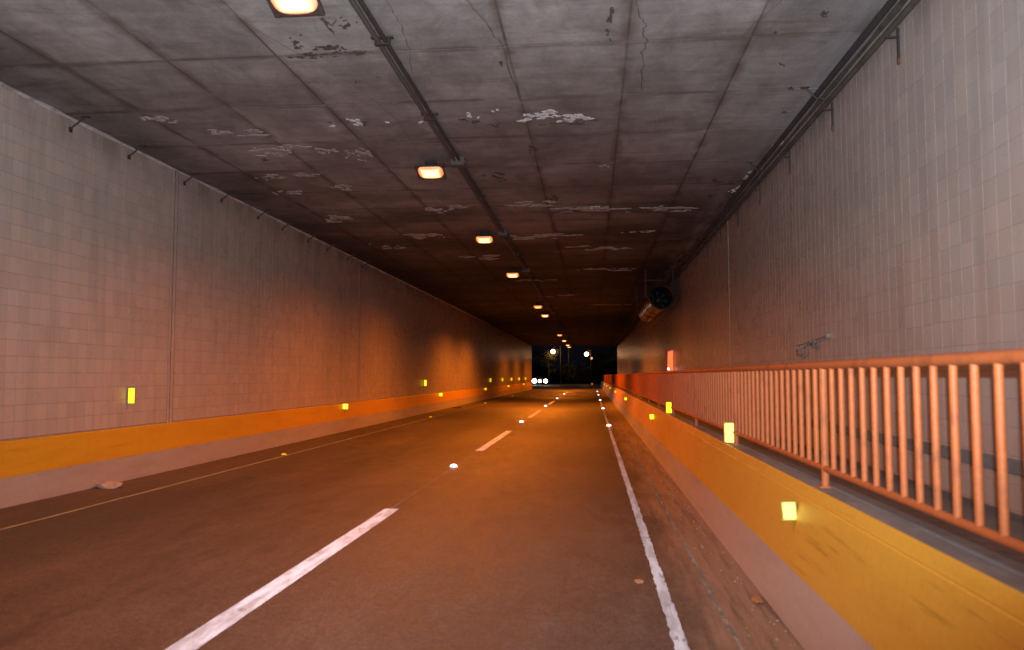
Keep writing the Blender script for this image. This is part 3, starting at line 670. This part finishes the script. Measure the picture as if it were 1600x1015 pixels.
for _ in range(260):
    yy = rd.uniform(3, 26); xx = 1.20 - abs(rd.gauss(0, .13)); s_ = rd.uniform(.003, .011)
    db.add([(xx - s_, yy - s_, .0), (xx + s_, yy - s_ * .4, .0), (xx + s_ * .3, yy + s_ * 1.4, .0), (xx, yy, s_ * 1.1)], [(0, 1, 3), (1, 2, 3), (2, 0, 3)])
tag(db.obj('grit', worn('grit', (.33, .27, .22), (.2, .15, .12), .9, 30)), 'fine pale grit along the gutter of the right lane', 'grit', kind='stuff')

# ------------------------------------------------------------------ outside the far mouth
car = empty('car', (-8.92, 140, 0), 'oncoming dark car with blazing white headlights beyond the tunnel exit', 'car')
prof = [(-2.1, .35), (-2.15, .6), (-2.05, .82), (-1.1, .95), (2.0, .98), (2.15, .8), (2.15, .35)]
def side(b, prof, w0, w1):
    n = len(prof); vs = [(-w0, a, z_) for a, z_ in prof] + [(w0, a, z_) for a, z_ in prof]
    b.add(vs, [tuple(range(n)), tuple(range(2 * n - 1, n - 1, -1))] + [(i, n + i, n + (i + 1) % n, (i + 1) % n) for i in range(n)])
b = B(); side(b, prof, 1.12, 1.12); b.obj('body', M_car, car)
b = B(); side(b, [(-1.1, .96), (-.35, 1.48), (1.2, 1.5), (1.85, .99)], .84, .7); b.obj('cabin', M_glass, car)
b = B(); side(b, [(-.35, 1.485), (-.3, 1.52), (1.15, 1.53), (1.2, 1.505)], .80, .7); b.obj('roof', M_car, car)
B().box(-.5, .5, -2.17, -2.12, .38, .55).obj('grille', M_black, car); B().box(-1.05, 1.05, -2.24, -2.08, .30, .42, .02).obj('bumper', M_car, car)
wm = B().lathe([(.001, -.11), (.2, -.11), (.3, -.11), (.34, -.08), (.34, .08), (.3, .11), (.001, .11)], 'x', 18).me('wheel', M_tyre, True)
for sx_ in (-.98, .98):
    for sy_ in (-1.35, 1.35): link('wheel', wm, car, (sx_, sy_, .34))
for sx_, r_, z_ in ((-.97, .40, .70), (.97, .34, .68)): B().lathe([(r_, 0), (r_ * .85, -.07), (r_ * .45, -.11), (.001, -.12)], 'y', 18, (sx_, -2.2, z_)).obj('headlight', M_head, car, True)
B().lathe([(.27, 0), (.22, -.05), (.001, -.08)], 'y', 18, (-.02, -2.2, .68)).obj('middle_lamp', M_head, car, True)

def street_lamp(x_, y_, h, tip, zt_, r, mat, label, pr=.11):
    e = empty('street_lamp', (x_, y_, -.05), label, 'street lamp', 'street lamps outside the tunnel')
    B().tube([(0, 0, 0), (0, 0, h * .5), (0, 0, h)], [pr, pr * .8, pr * .55], 10).obj('pole', M_pole, e, True)
    B().tube([(0, 0, h - .2), (tip * .5, 0, h + .05), (tip, 0, zt_ + r + .15)], .04, 8).obj('arm', M_pole, e, True)
    B().lathe([(.001, r), (r * .5, r * .86), (r * .87, r * .5), (r, 0), (r * .87, -r * .5), (r * .5, -r * .86), (.001, -r)], 'z', 16, (tip, 0, zt_)).obj('globe', mat, e, True)
    B().lathe([(.001, .12), (r * .6, .06), (r * .75, 0)], 'z', 14, (tip, 0, zt_ + r * .95)).obj('cap', M_iron, e, True)
    return e
e1 = street_lamp(-5.83, 150, 7.4, -1.42, 6.18, .40, M_street, 'tall street lamp outside with its bright globe on the left, above the headlights')
e2 = street_lamp(-.2, 152, 6.5, -.8, 5.72, .40, M_street, 'street lamp outside with the bright globe in the middle of the exit', .07)
e3 = street_lamp(.6, 170, 5.7, -.7, 5.33, .26, M_streets, 'small dim orange street lamp right of the bright middle globe', .06)
for e_, tip, p in ((e1, (-1.42, -1.2, 5.9), 230), (e2, (-.8, -1.2, 5.5), 110)):
    l = bpy.data.lights.new('street_light', 'POINT'); lo = bpy.data.objects.new('street_light', l); COL.objects.link(lo)
    l.energy = p; l.color = (1, .42, .12); l.shadow_soft_size = .3; lo.parent = e_; lo.location = tip
up = B().tube([(0, 0, 0), (0, 0, 6.6)], [.09, .06], 10).obj('utility_pole', M_pole, None, True, (-4.3, 149, -.05)); tag(up, 'thin bare pole outside between the two bright street lamps', 'pole')
mp = empty('marker_post', (0, 112, 0), 'low post with a tiny red light at the roadside beyond the exit', 'marker post')
B().tube([(0, 0, 0), (0, 0, .55)], .04, 8).obj('post', M_iron, mp)
B().lathe([(.12, 0), (.08, -.05), (.001, -.06)], 'y', 12, (0, -.04, .47)).obj('lens', M_red, mp, True)

def tree(x_, y_, h, cw, n, label, seed, base=.3, kind='tree'):
    rd = random.Random(seed); e = empty(kind, (x_, y_, -.06), label, kind, None)
    b = B(); b.tube([(0, 0, 0), (.05, 0, h * .3), (-.04, .03, h * .6), (0, 0, h * .88)], [.17 * h / 6, .13 * h / 6, .08 * h / 6, .02], 8)
    tips = []
    for k in range(9):
        q = rd.uniform(0, 6.28); z0 = h * rd.uniform(base, .7); L2 = cw * rd.uniform(.5, .95); z1 = z0 + h * rd.uniform(.08, .25)
        b.tube([(0, 0, z0), (math.cos(q) * L2 * .5, math.sin(q) * L2 * .5, (z0 + z1) / 2 + .1), (math.cos(q) * L2, math.sin(q) * L2, z1)], [.05, .035, .012], 5); tips.append((math.cos(q) * L2, math.sin(q) * L2, z1))
    b.obj('trunk', M_trunk, e, True)
    f = B(); tips += [(rd.gauss(0, cw * .3), rd.gauss(0, cw * .3), h * rd.uniform(.75, .97)) for _ in range(7)]
    for _ in range(n):
        c_ = rd.choice(tips); p = Vector(c_) + Vector((rd.gauss(0, 1), rd.gauss(0, 1), rd.gauss(0, .8))) * cw * .22
        d = Vector((rd.gauss(0, 1), rd.gauss(0, 1), rd.gauss(0, 1))).normalized(); s2 = d.cross(Vector((rd.gauss(0, 1), rd.gauss(0, 1), 1))).normalized(); L3 = rd.uniform(.10, .22)
        f.add([p - d * L3, p + s2 * L3 * .5, p + d * L3, p - s2 * L3 * .5], [(0, 1, 2, 3)])
    link('crown', f.me('crown', M_foli, fix=False), e); return e
tree(-8.1, 150.5, 6.6, 1.3, 1700, 'lamp-lit leafy tree left of the first street lamp above the headlights', 11)
tree(-5.0, 156, 3.6, 2.0, 1500, 'dim bushy tree behind the two poles outside', 12, .1)
tree(-2.6, 160, 3.3, 2.1, 1500, 'dim low tree right of the thin bare pole', 13, .1)
tree(-13.5, 170, 8.0, 3.0, 1500, 'tall dark tree at the left side of the exit', 14)
tree(3.0, 165, 7.5, 3.0, 1500, 'dark tree at the right side of the exit', 15)
tree(1.0, 182, 6.5, 2.6, 1200, 'far dark tree beyond the dim orange lamp', 16)
hl = B()
rd = random.Random(21); n = 60
vs = []; fs = []
for k in range(n + 1):
    x_ = -160 + 320 * k / n; h = 6 + 2.5 * math.sin(k * .6) + rd.uniform(-.8, .8)
    vs += [(x_, 240 + 4 * math.sin(k * .4), -1), (x_, 262, h), (x_, 330, h * .8)]
for k in range(n):
    for j in range(2): a = 3 * k + j; fs.append((a, a + 3, a + 4, a + 1))
struct(hl.add(vs, fs).obj('hills', M_ground))
# portal frame outside so the mouth has thickness
pf = B().box(-12, XL - .4, Y1 - 1.0, Y1, -.05, 7.5).box(XR + .4, 9, Y1 - 1.0, Y1, -.05, 7.5).box(XL - .4, XR + .4, Y1 - 1.0, Y1, ZC + .91, 7.5)
tag(pf.obj('portal_wall', M_ledge), 'concrete portal wall around the far tunnel mouth', 'wall')
